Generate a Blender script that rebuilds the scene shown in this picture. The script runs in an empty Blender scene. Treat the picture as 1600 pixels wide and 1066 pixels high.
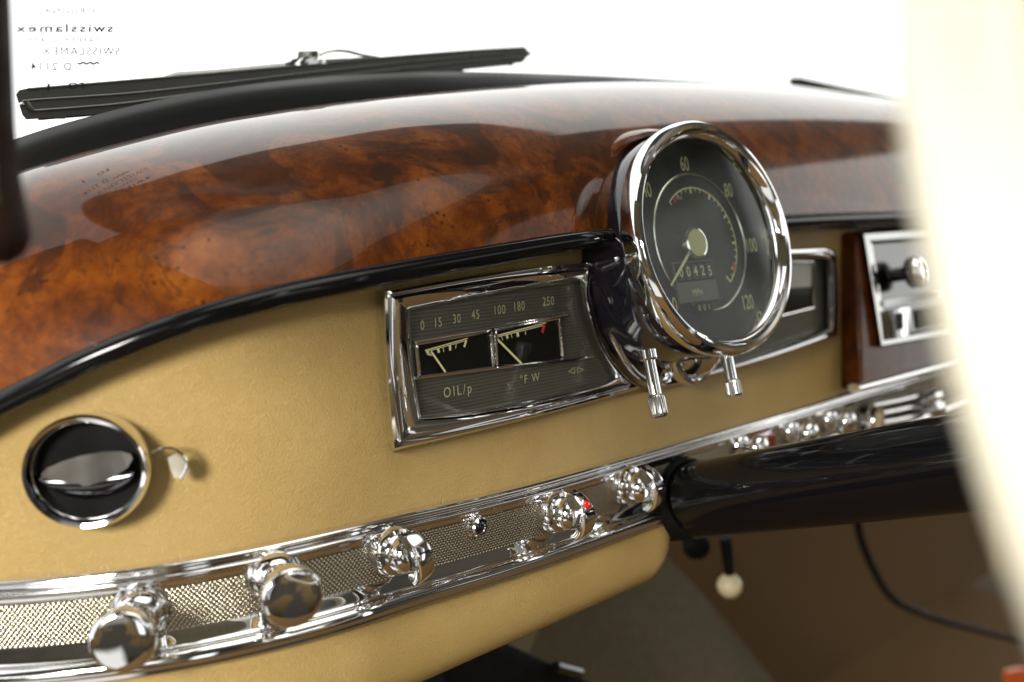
import bpy, bmesh, math, random
from mathutils import Vector, Matrix
from math import radians, sin, cos, pi, sqrt
random.seed(7)
scene = bpy.context.scene
COL = scene.collection

# ------------------------------------------------------------------ camera
F = 1600.0
_d = Vector((1600, 243, 1600)).normalized()
_u = Vector((-.05, 1, 0)); _u.z = -(_u.x*_d.x + _u.y*_d.y)/_d.z; _u.normalize()
_y = -(_u.cross(_d))
if _y.z < 0: _y = -_y
CAM = Vector((0, -.413, 0))
M3 = Matrix((_d, _y, _u))                     # photograph axes -> world
right, up, fwd = M3.col[0].copy(), M3.col[1].copy(), M3.col[2].copy()
cd = bpy.data.cameras.new('camera'); cam = bpy.data.objects.new('camera', cd); COL.objects.link(cam)
R = Matrix((right, up, -fwd)).transposed().to_4x4()
cam.matrix_world = Matrix.Translation(CAM) @ R
cd.sensor_width = 36; cd.lens = 36; cd.clip_start = .01; cd.clip_end = 200
cd.dof.use_dof = True; cd.dof.focus_distance = .565; cd.dof.aperture_fstop = 4.4; cd.dof.aperture_blades = 9
scene.camera = cam
scene.view_settings.view_transform = 'Standard'
scene.view_settings.look = 'None'
scene.view_settings.exposure = .08
scene.view_settings.gamma = 1
scene.render.engine = 'CYCLES'
scene.cycles.use_denoising = True
scene.cycles.max_bounces = 10; scene.cycles.glossy_bounces = 6; scene.cycles.transparent_max_bounces = 12
scene.cycles.sample_clamp_indirect = 6
scene.cycles.caustics_reflective = False; scene.cycles.caustics_refractive = False

# ------------------------------------------------------------------ world: bright showroom seen out of the car, dim cabin behind
W = bpy.data.worlds.new('World'); scene.world = W; W.use_nodes = True
nt = W.node_tree; nt.nodes.clear()
def N(nt, t, **k):
    n = nt.nodes.new(t)
    for a, b in k.items(): setattr(n, a, b)
    return n
def math_(nt, op, a, b=None, c=None):
    n = N(nt, 'ShaderNodeMath', operation=op)
    for i, v in enumerate((a, b, c)):
        if v is None: continue
        if isinstance(v, (int, float)): n.inputs[i].default_value = v
        else: nt.links.new(v, n.inputs[i])
    return n.outputs[0]
tc = N(nt, 'ShaderNodeTexCoord'); sp = N(nt, 'ShaderNodeSeparateXYZ'); nt.links.new(tc.outputs['Generated'], sp.inputs[0])
el = math_(nt, 'MULTIPLY', math_(nt, 'ARCSINE', sp.outputs[2]), 180/pi)
az = math_(nt, 'MULTIPLY', math_(nt, 'ARCTAN2', sp.outputs[1], sp.outputs[0]), 180/pi)
def step(x, e, s):
    n = N(nt, 'ShaderNodeMapRange', interpolation_type='SMOOTHSTEP')
    nt.links.new(x, n.inputs[0]); n.inputs[1].default_value = e - s; n.inputs[2].default_value = e + s
    return n.outputs[0]
def rect(a0, a1, e0, e1, s=1.5):
    r = math_(nt, 'MULTIPLY', step(az, a0, s), math_(nt, 'SUBTRACT', 1, step(az, a1, s)))
    q = math_(nt, 'MULTIPLY', step(el, e0, s), math_(nt, 'SUBTRACT', 1, step(el, e1, s)))
    return math_(nt, 'MULTIPLY', r, q)
def mixc(fac, a, b):
    n = N(nt, 'ShaderNodeMix', data_type='RGBA')
    if isinstance(fac, float): n.inputs[0].default_value = fac
    else: nt.links.new(fac, n.inputs[0])
    for i, v in ((6, a), (7, b)):
        if isinstance(v, tuple): n.inputs[i].default_value = (*v, 1)
        else: nt.links.new(v, n.inputs[i])
    return n.outputs[2]
cur = mixc(step(el, -22, 14), (.018, .012, .006), (.17, .12, .055))
cur = mixc(step(el, 8, 6), cur, (.07, .06, .045))
cur = mixc(step(el, 40, 6), cur, (.05, .042, .03))
cur = mixc(step(el, 74, 5), cur, (.45, .44, .42))
# dark seat backs / pillars
cur = mixc(rect(-75, -52, -30, 12, 4), cur, (.03, .025, .02))
cur = mixc(rect(-128, -112, -12, 30, 3), cur, (.02, .016, .012))
wn = N(nt, 'ShaderNodeTexNoise'); wn.inputs['Scale'].default_value = 3.2; wn.inputs['Detail'].default_value = 3; nt.links.new(tc.outputs['Generated'], wn.inputs['Vector'])
cur = mixc(math_(nt, 'MULTIPLY', step(wn.outputs[0], .50, .05), .85), cur, (.045, .042, .038))
# rear and side glass, then bright strips added for chrome highlights
cur = mixc(rect(-33, 3, -3, 21, 1.2), cur, (1.9, 1.9, 1.85))
cur = mixc(rect(-50, -37, 3, 17, 1.2), cur, (.75, .75, .72))
cur = mixc(rect(-105, -82, 4, 15, 1.2), cur, (1.6, 1.6, 1.6))
cur = mixc(rect(-179.9, -132, -4, 30, 2.5), cur, (.28, .27, .24))
cur = mixc(rect(-160, -152, -2, 34, 1), cur, (2.6, 2.55, 2.4))
cur = mixc(rect(-172, -163, -8, 26, 2), cur, (.05, .045, .04))
cur = mixc(rect(-150, -145, 0, 35, 2), cur, (.08, .06, .04))
cur = mixc(rect(-168, -135, 12, 15, 1), cur, (5, 5, 5))
cur = mixc(rect(-101, -96, 12, 36, 1), cur, (3.2, 3.3, 3.4))
cur = mixc(rect(-150, -35, 50, 82, 16), cur, (2.2, 2.1, 1.9))  # broad soft glow overhead, added to light the dash
cur = mixc(rect(-64, -60, -8, 22, 1), cur, (2.2, 2.2, 2.2))
cur = mixc(rect(-126, -120, -14, 6, 1.5), cur, (1.6, 1.65, 1.7))
cur = mixc(rect(-176, -140, -46, -24, 3), cur, (.9, .88, .82))  # pale showroom floor patch, added to brighten the lower rail
cur = mixc(rect(-40, 30, -40, -28, 3), cur, (.35, .32, .25))
# windshield opening, its upper edge higher towards the near side
hdr = math_(nt, 'MULTIPLY_ADD', step(az, 60, 34), -20, el)
wsm = math_(nt, 'MULTIPLY', math_(nt, 'MULTIPLY', step(az, 5, 1), step(el, -9, 1)), math_(nt, 'SUBTRACT', 1, step(hdr, 47, .7)))
cur = mixc(wsm, cur, (1.7, 1.7, 1.67))
bg = N(nt, 'ShaderNodeBackground'); nt.links.new(cur, bg.inputs[0]); bg.inputs[1].default_value = 1.0
wo = N(nt, 'ShaderNodeOutputWorld'); nt.links.new(bg.outputs[0], wo.inputs[0])

def lamp(name, loc, target, size, power, color=(1, 1, 1), sy=None):
    l = bpy.data.lights.new(name, 'AREA'); l.shape = 'RECTANGLE'; l.size = size; l.size_y = sy or size
    l.energy = power; l.color = color
    o = bpy.data.objects.new(name, l); COL.objects.link(o); o.location = loc
    o.rotation_euler = (Vector(target) - Vector(loc)).to_track_quat('-Z', 'Y').to_euler()
    return o
lamp('door_light', (-1.02, -.60, .35), (.30, 0, -.15), .30, 25, (1, .955, .885), .34)
cl_ = lamp('overhead_fill', (.40, -.55, 1.05), (.45, 0, -.12), 1.6, 2.2, (1, .95, .87), .9); cl_.data.shape = 'ELLIPSE'  # unseen overhead lamp added to grade the leather below the wood

# ------------------------------------------------------------------ pixel -> point on a real surface
def ray(px, py): return M3 @ Vector(((px-800)/F, (533-py)/F, 1))
def at(px, py, Y=0.):
    r = ray(px, py); return CAM + r*((Y-CAM.y)/r.y)
def curve(X): return 3.6*max(0, .30-X)**2            # the dashboard falls back towards the door
def S(px, py, off=0.):                                # off: distance towards the driver (+)
    r = ray(px, py); lo, hi = .03, 4.
    for _ in range(50):
        m = (lo+hi)/2; p = CAM + r*m
        if p.y - (curve(p.x)-off) > 0: hi = m
        else: lo = m
    return CAM + r*lo
def onplane(px, py, o, n):
    r = ray(px, py); return CAM + r*((o-CAM).dot(n)/r.dot(n))
def nrm(X):
    t = Vector((1, -7.2*max(0, .30-X), 0)).normalized()
    return Vector((t.y, -t.x, 0)).normalized()        # outward (to the driver)

# ------------------------------------------------------------------ materials
def new(name):
    m = bpy.data.materials.new(name); m.use_nodes = True
    nt = m.node_tree; b = nt.nodes['Principled BSDF']; return m, nt, b
def plain(name, col, rough=.5, metal=0., coat=0., spec=None, bump=0., scale=400., emit=None):
    m, nt, b = new(name)
    b.inputs['Base Color'].default_value = (*col, 1); b.inputs['Roughness'].default_value = rough
    b.inputs['Metallic'].default_value = metal; b.inputs['Coat Weight'].default_value = coat
    b.inputs['Coat Roughness'].default_value = .03
    if spec is not None: b.inputs['Specular IOR Level'].default_value = spec
    tc = N(nt, 'ShaderNodeTexCoord'); no = N(nt, 'ShaderNodeTexNoise'); no.inputs['Scale'].default_value = scale*.12
    nt.links.new(tc.outputs['Object'], no.inputs['Vector'])
    mr = N(nt, 'ShaderNodeMapRange'); nt.links.new(no.outputs[0], mr.inputs[0]); mr.inputs[1].default_value = .3; mr.inputs[2].default_value = .7
    mr.inputs[3].default_value = rough*.8; mr.inputs[4].default_value = rough*1.25
    nt.links.new(mr.outputs[0], b.inputs['Roughness'])
    if bump:
        n2 = N(nt, 'ShaderNodeTexNoise'); n2.inputs['Scale'].default_value = scale; n2.inputs['Detail'].default_value = 4
        nt.links.new(tc.outputs['Object'], n2.inputs['Vector'])
        bp = N(nt, 'ShaderNodeBump'); bp.inputs['Strength'].default_value = bump; bp.inputs['Distance'].default_value = .0005
        nt.links.new(n2.outputs[0], bp.inputs['Height']); nt.links.new(bp.outputs[0], b.inputs['Normal'])
    return m
CHROME = plain('chrome', (.86, .86, .87), .035, 1, scale=300)
STEEL = plain('brushed_steel', (.62, .61, .58), .2, 1, scale=900)
WORN = plain('worn_chrome', (.80, .80, .79), .07, 1, bump=.12, scale=500)
BLACK = plain('black_lacquer', (.006, .006, .008), .08, 0, coat=1)
COLB = plain('black_column_enamel', (.005, .005, .006), .09, 0, spec=.32)
NAVY = plain('dark_pod_lacquer', (.012, .010, .018), .06, 0, coat=1)
RUBBER = plain('black_rubber', (.007, .007, .006), .6, spec=.10, bump=.06, scale=900)
DKGREY = plain('dark_grey_plastic', (.075, .078, .074), .35, bump=.15, scale=800)
GREYLINE = plain('grey_metal_edge', (.22, .23, .22), .3, .6)
RED = plain('red_enamel', (.75, .01, .01), .15, coat=1)
REDMARK = plain('red_paint', (.45, .03, .02), .5)
IVORY = plain('ivory_bakelite', (.74, .70, .56), .22, coat=.6)
CREAM = plain('cream_plastic', (.62, .52, .33), .35)
LUME = plain('pale_yellow_paint', (.62, .60, .32), .5)
PRINT = plain('pale_printed_ink', (.50, .48, .30), .55)
GINK = plain('grey_printed_ink', (.06, .06, .045), .8)
VOID = plain('black_recess', (.004, .0035, .003), .6, spec=.12)
ORANGE = plain('orange_plastic', (.75, .13, .02), .4)

def leather(name, c1, c2):
    m, nt, b = new(name)
    tc = N(nt, 'ShaderNodeTexCoord')
    n1 = N(nt, 'ShaderNodeTexNoise'); n1.inputs['Scale'].default_value = 9; n1.inputs['Detail'].default_value = 5
    vo = N(nt, 'ShaderNodeTexVoronoi', feature='DISTANCE_TO_EDGE'); vo.inputs['Scale'].default_value = 850
    nd = N(nt, 'ShaderNodeTexNoise'); nd.inputs['Scale'].default_value = 260; nd.inputs['Detail'].default_value = 6
    mp = N(nt, 'ShaderNodeMix', data_type='VECTOR'); mp.inputs[0].default_value = .004
    nt.links.new(tc.outputs['Object'], n1.inputs['Vector']); nt.links.new(tc.outputs['Object'], nd.inputs['Vector'])
    nt.links.new(tc.outputs['Object'], mp.inputs[4]); nt.links.new(nd.outputs['Color'], mp.inputs[5])
    nt.links.new(mp.outputs[1], vo.inputs['Vector'])
    rp = N(nt, 'ShaderNodeValToRGB'); rp.color_ramp.elements[0].color = (*c1, 1); rp.color_ramp.elements[1].color = (*c2, 1)
    rp.color_ramp.elements[0].position = .3; rp.color_ramp.elements[1].position = .7
    nt.links.new(n1.outputs[0], rp.inputs[0]); nt.links.new(rp.outputs[0], b.inputs['Base Color'])
    mm = N(nt, 'ShaderNodeMapRange'); nt.links.new(vo.outputs[0], mm.inputs[0]); mm.inputs[2].default_value = .22
    h = math_(nt, 'ADD', mm.outputs[0], math_(nt, 'MULTIPLY', nd.outputs[0], .6))
    bp = N(nt, 'ShaderNodeBump'); bp.inputs['Strength'].default_value = .7; bp.inputs['Distance'].default_value = .00030
    nt.links.new(h, bp.inputs['Height'])
    n3 = N(nt, 'ShaderNodeTexNoise'); n3.inputs['Scale'].default_value = 28; n3.inputs['Detail'].default_value = 2
    nt.links.new(tc.outputs['Object'], n3.inputs['Vector'])
    b2 = N(nt, 'ShaderNodeBump'); b2.inputs['Strength'].default_value = .35; b2.inputs['Distance'].default_value = .004
    nt.links.new(n3.outputs[0], b2.inputs['Height']); nt.links.new(bp.outputs[0], b2.inputs['Normal'])
    nt.links.new(b2.outputs[0], b.inputs['Normal'])
    b.inputs['Roughness'].default_value = .42; b.inputs['Specular IOR Level'].default_value = .45
    return m
LEATHER = leather('tan_leather', (.47, .315, .102), (.54, .375, .135))
CARPET = plain('brown_carpet', (.105, .056, .014), .95, bump=1, scale=1500)
CARPET2 = plain('grey_brown_panel', (.105, .082, .042), .9, bump=.6, scale=900)
DARKWOODP = plain('dark_wood_pillar', (.016, .005, .002), .6, spec=.2)
OLIVE = plain('olive_trim', (.06, .045, .008), .6)

def burl(name='burl_walnut_lacquer', kd=1.):
    m, nt, b = new(name)
    tc = N(nt, 'ShaderNodeTexCoord'); L = nt.links.new
    n0 = N(nt, 'ShaderNodeTexNoise'); n0.inputs['Scale'].default_value = 16; n0.inputs['Detail'].default_value = 5; n0.inputs['Roughness'].default_value = .6; n0.inputs['Distortion'].default_value = .9
    L(tc.outputs['Object'], n0.inputs['Vector'])
    fine = N(nt, 'ShaderNodeTexNoise'); fine.inputs['Scale'].default_value = 130; fine.inputs['Detail'].default_value = 10; fine.inputs['Roughness'].default_value = .72; fine.inputs['Distortion'].default_value = .5
    L(tc.outputs['Object'], fine.inputs['Vector'])
    mid = N(nt, 'ShaderNodeTexNoise'); mid.inputs['Scale'].default_value = 24; mid.inputs['Detail'].default_value = 6; mid.inputs['Roughness'].default_value = .62; mid.inputs['Distortion'].default_value = .9
    L(tc.outputs['Object'], mid.inputs['Vector'])
    rp = N(nt, 'ShaderNodeValToRGB'); e = rp.color_ramp.elements
    e[0].position = .33; e[0].color = (.035*kd, .011*kd, .003*kd, 1); e[1].position = .75; e[1].color = (.33*kd, .112*kd, .010*kd, 1)
    k = e.new(.45); k.color = (.10*kd, .023*kd, .0025*kd, 1); k = e.new(.58); k.color = (.20*kd, .053*kd, .0045*kd, 1)
    mixv = math_(nt, 'ADD', math_(nt, 'MULTIPLY', mid.outputs[0], .6), math_(nt, 'MULTIPLY', fine.outputs[0], .4))
    L(mixv, rp.inputs[0])
    # dark swirls
    sw = N(nt, 'ShaderNodeMapRange', interpolation_type='SMOOTHSTEP'); L(n0.outputs[0], sw.inputs[0]); sw.inputs[1].default_value = .41; sw.inputs[2].default_value = .475
    sw.inputs[3].default_value = .86; sw.inputs[4].default_value = 0
    sm = math_(nt, 'MULTIPLY', sw.outputs[0], math_(nt, 'MULTIPLY_ADD', fine.outputs[0], 2.2, -.35))
    smc = N(nt, 'ShaderNodeClamp'); L(sm, smc.inputs[0])
    mx = N(nt, 'ShaderNodeMix', data_type='RGBA'); L(smc.outputs[0], mx.inputs[0]); L(rp.outputs[0], mx.inputs[6]); mx.inputs[7].default_value = (.018, .008, .004, 1)
    # vein lines
    vn = math_(nt, 'ABSOLUTE', math_(nt, 'SUBTRACT', n0.outputs[0], .56))
    vl = N(nt, 'ShaderNodeMapRange', interpolation_type='SMOOTHSTEP'); L(vn, vl.inputs[0]); vl.inputs[1].default_value = .0; vl.inputs[2].default_value = .016
    vl.inputs[3].default_value = .55; vl.inputs[4].default_value = 0
    mx1 = N(nt, 'ShaderNodeMix', data_type='RGBA'); L(vl.outputs[0], mx1.inputs[0]); L(mx.outputs[2], mx1.inputs[6]); mx1.inputs[7].default_value = (.05, .016, .006, 1)
    # burl eyes
    vo = N(nt, 'ShaderNodeTexVoronoi'); vo.inputs['Scale'].default_value = 150
    L(tc.outputs['Object'], vo.inputs['Vector'])
    ey = N(nt, 'ShaderNodeMapRange', interpolation_type='SMOOTHSTEP'); L(vo.outputs['Distance'], ey.inputs[0]); ey.inputs[1].default_value = .08; ey.inputs[2].default_value = .22
    ey.inputs[3].default_value = 1; ey.inputs[4].default_value = 0
    cl = N(nt, 'ShaderNodeMapRange'); L(mid.outputs[0], cl.inputs[0]); cl.inputs[1].default_value = .5; cl.inputs[2].default_value = .56
    eyf = math_(nt, 'MULTIPLY', ey.outputs[0], math_(nt, 'MULTIPLY', cl.outputs[0], .85))
    mx2 = N(nt, 'ShaderNodeMix', data_type='RGBA'); L(eyf, mx2.inputs[0]); L(mx1.outputs[2], mx2.inputs[6]); mx2.inputs[7].default_value = (.03, .008, .003, 1)
    L(mx2.outputs[2], b.inputs['Base Color'])
    b.inputs['Roughness'].default_value = .38; b.inputs['Coat Weight'].default_value = 1; b.inputs['Coat Roughness'].default_value = .012; b.inputs['Coat IOR'].default_value = 1.36; b.inputs['Specular IOR Level'].default_value = .08
    wv = N(nt, 'ShaderNodeTexNoise'); wv.inputs['Scale'].default_value = 14; wv.inputs['Detail'].default_value = 1
    L(tc.outputs['Object'], wv.inputs['Vector'])
    bp = N(nt, 'ShaderNodeBump'); bp.inputs['Strength'].default_value = .05; bp.inputs['Distance'].default_value = .004
    L(wv.outputs[0], bp.inputs['Height']); L(bp.outputs[0], b.inputs['Coat Normal'])
    return m
WOOD = burl(); WOOD2 = burl('shaded_burl_walnut', .5); WOOD2.node_tree.nodes['Principled BSDF'].inputs['Coat Weight'].default_value = .25; WOOD2.node_tree.nodes['Principled BSDF'].inputs['Specular IOR Level'].default_value = .2  # same burl toned down, the console's shade put into its colour

def dialmat(name, ringed):
    m, nt, b = new(name); tc = N(nt, 'ShaderNodeTexCoord'); L = nt.links.new
    wv = N(nt, 'ShaderNodeTexWave', wave_type='RINGS' if ringed else 'BANDS')
    if ringed: wv.rings_direction = 'Z'
    else: wv.bands_direction = 'Z'
    wv.inputs['Scale'].default_value = 190 if ringed else 165
    L(tc.outputs['Object'], wv.inputs['Vector'])
    rp = N(nt, 'ShaderNodeValToRGB'); rp.color_ramp.elements[0].color = (.012, .012, .010, 1) if ringed else (.075, .071, .058, 1); rp.color_ramp.elements[1].color = (.108, .102, .082, 1) if not ringed else (.022, .023, .021, 1)
    L(wv.outputs[0], rp.inputs[0]); L(rp.outputs[0], b.inputs['Base Color'])
    bp = N(nt, 'ShaderNodeBump'); bp.inputs['Strength'].default_value = .2; bp.inputs['Distance'].default_value = .0003
    L(wv.outputs[0], bp.inputs['Height']); L(bp.outputs[0], b.inputs['Normal'])
    b.inputs['Roughness'].default_value = .38; b.inputs['Metallic'].default_value = .25
    return m
DIALR = dialmat('speedo_dial_grooved', True); DIALH = dialmat('cluster_dial_ribbed', False)

def glass(name, tint=(1, 1, 1), refl=1.0):
    m, nt, b = new(name); nt.nodes.remove(b); L = nt.links.new
    t = N(nt, 'ShaderNodeBsdfTransparent'); t.inputs[0].default_value = (*tint, 1)
    g = N(nt, 'ShaderNodeBsdfGlossy'); g.inputs['Roughness'].default_value = .01
    fr = N(nt, 'ShaderNodeLayerWeight'); fr.inputs[0].default_value = .5
    mx = N(nt, 'ShaderNodeMixShader'); L(math_(nt, 'MULTIPLY_ADD', math_(nt, 'POWER', fr.outputs['Facing'], 5.), .95*refl, .045*refl), mx.inputs[0])
    L(t.outputs[0], mx.inputs[1]); L(g.outputs[0], mx.inputs[2]); L(mx.outputs[0], nt.nodes['Material Output'].inputs[0])
    return m
GLASS = glass('cover_glass', (.93, .95, .92), .9)
WGLASS = glass('windshield_glass', (.97, .985, .97), .6)

# ------------------------------------------------------------------ builders
def mk(name, verts, faces, mat, parent=None, smooth=35, local=False):
    me = bpy.data.meshes.new(name); me.from_pydata([tuple(v) for v in verts], [], faces); me.validate()
    bm = bmesh.new(); bm.from_mesh(me)
    if smooth: bmesh.ops.remove_doubles(bm, verts=bm.verts, dist=1e-6)
    bmesh.ops.recalc_face_normals(bm, faces=bm.faces); bm.to_mesh(me); bm.free()
    me.materials.append(mat)
    if smooth:
        for p in me.polygons: p.use_smooth = True
        me.set_sharp_from_angle(angle=radians(smooth))
    o = bpy.data.objects.new(name, me); COL.objects.link(o)
    if parent is not None: attach(o, parent, local)
    return o
def wmat(o):
    if o.parent is None: return Matrix.Translation(o.location) @ o.rotation_euler.to_matrix().to_4x4() if o.type == 'EMPTY' else Matrix.Identity(4)
    return o.get('_w') and Matrix.Identity(4) or Matrix.Identity(4)
def attach(o, parent, local=False):
    o.parent = parent
    if not local and parent.type == 'EMPTY':
        o.matrix_parent_inverse = wmat(parent).inverted()
def tag(o, label, cat, group=None, kind=None):
    if label: o['label'] = label
    if cat: o['category'] = cat
    if group: o['group'] = group
    if kind: o['kind'] = kind
    return o
def thing(name, label, cat, loc=(0, 0, 0), rot=None, group=None):
    o = bpy.data.objects.new(name, None); COL.objects.link(o); o.empty_display_size = .01
    o.location = loc
    if rot is not None: o.rotation_euler = rot.to_euler()
    return tag(o, label, cat, group)
class MB:
    def __init__(s): s.v = []; s.f = []
    def add(s, v, f):
        n = len(s.v); s.v += [Vector(x) for x in v]; s.f += [tuple(i+n for i in q) for q in f]; return s
    def mk(s, name, mat, parent=None, smooth=35, local=False): return mk(name, s.v, s.f, mat, parent, smooth, local)
def grid(rows, closed_u=False, closed_v=False):
    n, m = len(rows), len(rows[0]); v = [p for r in rows for p in r]; f = []
    for i in range(n if closed_u else n-1):
        for j in range(m if closed_v else m-1):
            a, b = i, (i+1) % n; c, d = j, (j+1) % m
            f.append((a*m+c, a*m+d, b*m+d, b*m+c))
    return v, f
def loft(loops, cap0=False, cap1=False):
    v, f = grid(loops, False, True); m = len(loops[0])
    if cap0: f.append(tuple(range(m)))
    if cap1: f.append(tuple(range((len(loops)-1)*m, len(loops)*m)))
    return v, f
def lathe(prof, o=Vector(), a=Vector((1, 0, 0)), b=Vector((0, 1, 0)), n=Vector((0, 0, 1)), seg=64, t0=0., t1=2*pi, cap=True, sx=1., sy=1.):
    full = abs(t1-t0-2*pi) < 1e-6; cnt = seg if full else seg+1
    loops = [[o + a*(r*sx*cos(t0+(t1-t0)*k/seg)) + b*(r*sy*sin(t0+(t1-t0)*k/seg)) + n*h for k in range(cnt)] for r, h in prof]
    v, f = grid(loops, False, full)
    if full and cap:
        if prof[0][0] > 1e-5: f.append(tuple(range(cnt)))
        if prof[-1][0] > 1e-5: f.append(tuple(range((len(loops)-1)*cnt, len(loops)*cnt)))
    return v, f
def catmull(pts, n, closed=False):
    pts = [Vector(p) for p in pts]; k = len(pts)
    if k == 2 and not closed: return [pts[0].lerp(pts[1], i/(n-1)) for i in range(n)]
    dense = []
    cnt = k if closed else k-1
    for i in range(cnt):
        if closed: p0, p1, p2, p3 = (pts[(i-1) % k], pts[i], pts[(i+1) % k], pts[(i+2) % k])
        else: p0, p1, p2, p3 = (pts[max(i-1, 0)], pts[i], pts[i+1], pts[min(i+2, k-1)])
        if not closed and i == 0: p0 = p1*2 - p2
        if not closed and i == k-2: p3 = p2*2 - p1
        for s in range(24):
            t = s/24; t2 = t*t; t3 = t2*t
            dense.append(.5*((2*p1) + (p2-p0)*t + (2*p0-5*p1+4*p2-p3)*t2 + (3*p1-p0-3*p2+p3)*t3))
    dense.append(pts[0] if closed else pts[-1])
    L = [0]
    for i in range(1, len(dense)): L.append(L[-1] + (dense[i]-dense[i-1]).length)
    out = []; j = 0; m = n if closed else n-1
    for i in range(n):
        s = L[-1]*i/m
        while j < len(L)-2 and L[j+1] < s: j += 1
        t = (s-L[j])/max(1e-9, L[j+1]-L[j]); out.append(dense[j].lerp(dense[j+1], min(1, max(0, t))))
    return out
def cat2(pts, n, closed=False): return [(p.x, p.y) for p in catmull([(a, b, 0) for a, b in pts], n, closed)]
def tube(pts, r, seg=12, closed=False, caps=True, up=Vector((0, 0, 1)), flat=1.):
    n = len(pts); loops = []
    for i, p in enumerate(pts):
        a = pts[(i-1) % n] if (closed or i > 0) else pts[i]; b = pts[(i+1) % n] if (closed or i < n-1) else pts[i]
        t = (b-a).normalized(); s = t.cross(up)
        if s.length < 1e-4: s = t.cross(Vector((0, 1, 0)))
        s.normalize(); w = s.cross(t).normalized(); rr = r[i] if isinstance(r, (list, tuple)) else r
        loops.append([p + s*(rr*cos(2*pi*k/seg)) + w*(rr*flat*sin(2*pi*k/seg)) for k in range(seg)])
    v, f = grid(loops, closed, True)
    if caps and not closed: f += [tuple(range(seg)), tuple(range((n-1)*seg, n*seg))]
    return v, f
def prism(poly, vec, bevel=0.):
    """closed outline (3D points, one plane) pushed back along vec, front edge softened"""
    poly = [Vector(p) for p in poly]; vec = Vector(vec); c = sum(poly, Vector())/len(poly)
    loops = []
    if bevel:
        loops.append([p + (c-p).normalized()*bevel for p in poly]); loops.append([p + (c-p).normalized()*bevel*.3 + vec.normalized()*bevel*.3 for p in poly])
        loops.append([p + vec.normalized()*bevel for p in poly])
    else: loops.append(poly)
    loops.append([p + vec for p in poly])
    return loft(loops, True, True)
def box(c, x, y, z):
    c = Vector(c); v = [c + x*i + y*j + z*k for i in (-1, 1) for j in (-1, 1) for k in (-1, 1)]
    return v, [(0, 1, 3, 2), (4, 6, 7, 5), (0, 4, 5, 1), (2, 3, 7, 6), (0, 2, 6, 4), (1, 5, 7, 3)]
def bevel(o, w, seg=3):
    md = o.modifiers.new('bevel', 'BEVEL'); md.width = w; md.segments = seg; md.limit_method = 'ANGLE'; md.angle_limit = radians(30)
    return o
def text(name, s, o, a, b, size, mat, parent=None, sx=.82, ext=.00012, spacing=1.0, local=False, bold=0.):
    cu = bpy.data.curves.new('t', 'FONT'); cu.body = s; cu.align_x = 'CENTER'; cu.align_y = 'CENTER'; cu.size = 1
    cu.resolution_u = 4; cu.space_character = spacing; cu.offset = bold
    t = bpy.data.objects.new('t', cu); COL.objects.link(t); dg = bpy.context.evaluated_depsgraph_get()
    me = bpy.data.meshes.new_from_object(t.evaluated_get(dg)); bpy.data.objects.remove(t)
    n = a.cross(b).normalized(); vs = [o + a*(v.co.x*size*sx) + b*(v.co.y*size) + n*ext for v in me.vertices]
    fs = [tuple(p.vertices) for p in me.polygons]
    return mk(name, vs, fs, mat, parent, 0, local)
def strip_on(pts, w, nvec, mat=None):
    """thin flat line through points lying in a plane with normal nvec"""
    n = len(pts); A = []; B = []
    for i, p in enumerate(pts):
        t = (pts[min(i+1, n-1)] - pts[max(i-1, 0)]).normalized(); s = t.cross(nvec).normalized()
        ww = w[i] if isinstance(w, (list, tuple)) else w
        A.append(p + s*ww/2); B.append(p - s*ww/2)
    return grid([A, B])
Zv = Vector((0, 0, 1)); Xv = Vector((1, 0, 0)); Yv = Vector((0, 1, 0))

# ================================================================== SETTING: footwell
floor = mk('floor', *grid([[Vector((x, y, -.95)) for y in (-1.2, .0, .62)] for x in (-.6, .6, 2.6)]), CARPET)
tag(floor, None, None, kind='structure')
fw = mk('firewall_wall', *grid([[Vector((x, .60 - .0*z, z)) for z in (-.97, -.3, .0, .055)] for x in (.1, 1., 2.8)]), CARPET)
tag(fw, None, None, kind='structure')
# centre tunnel / kick panel seen as a paler slope
g = thing('kick_panel', 'grey-brown carpeted slope in the footwell under the tan pad', 'footwell panel', at(1100, 1000, .3))
pts = [at(700, 1300, .28), at(880, 900, .30), at(1030, 855, .34), at(1110, 940, .34), at(1215, 1070, .32), at(1330, 1300, .30)]
v, f = prism(pts, (.02, .06, -.01), .004)
mk('panel', v, f, CARPET2, g)

# ================================================================== DASHBOARD (wood cowl, bead, leather, lower pad)
dash = thing('dashboard', 'burl walnut dashboard cowl with black bead edge over tan leather panel', 'dashboard', (.5, .05, -.1))
TOPPX = [(-140, 372), (-60, 315), (25, 277), (68, 258), (152, 233), (236, 211), (338, 187), (430, 171), (540, 155.5), (665, 142), (800, 131), (935, 125), (1070, 126), (1230, 135), (1400, 155), (1560, 182), (1750, 220)]
HIPX = [(-140, 700), (-80, 662), (0, 616), (68, 582), (135, 548), (270, 496), (405, 460), (540, 429), (665, 404), (800, 380), (935, 362), (1050, 350), (1225, 342), (1410, 335), (1600, 330), (1800, 326)]
NU, NV = 150, 44
bot = [S(x, y, .020) for x, y in cat2(HIPX, 400)]
top = [at(x, y, .105) for x, y in cat2(TOPPX, 400)]
def sampleX(pts, X):
    if X <= pts[0].x: return pts[0] + (pts[1]-pts[0])*0 
    for a, b in zip(pts, pts[1:]):
        if a.x <= X <= b.x: return a.lerp(b, (X-a.x)/max(1e-9, b.x-a.x))
    return pts[-1].copy()
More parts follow.
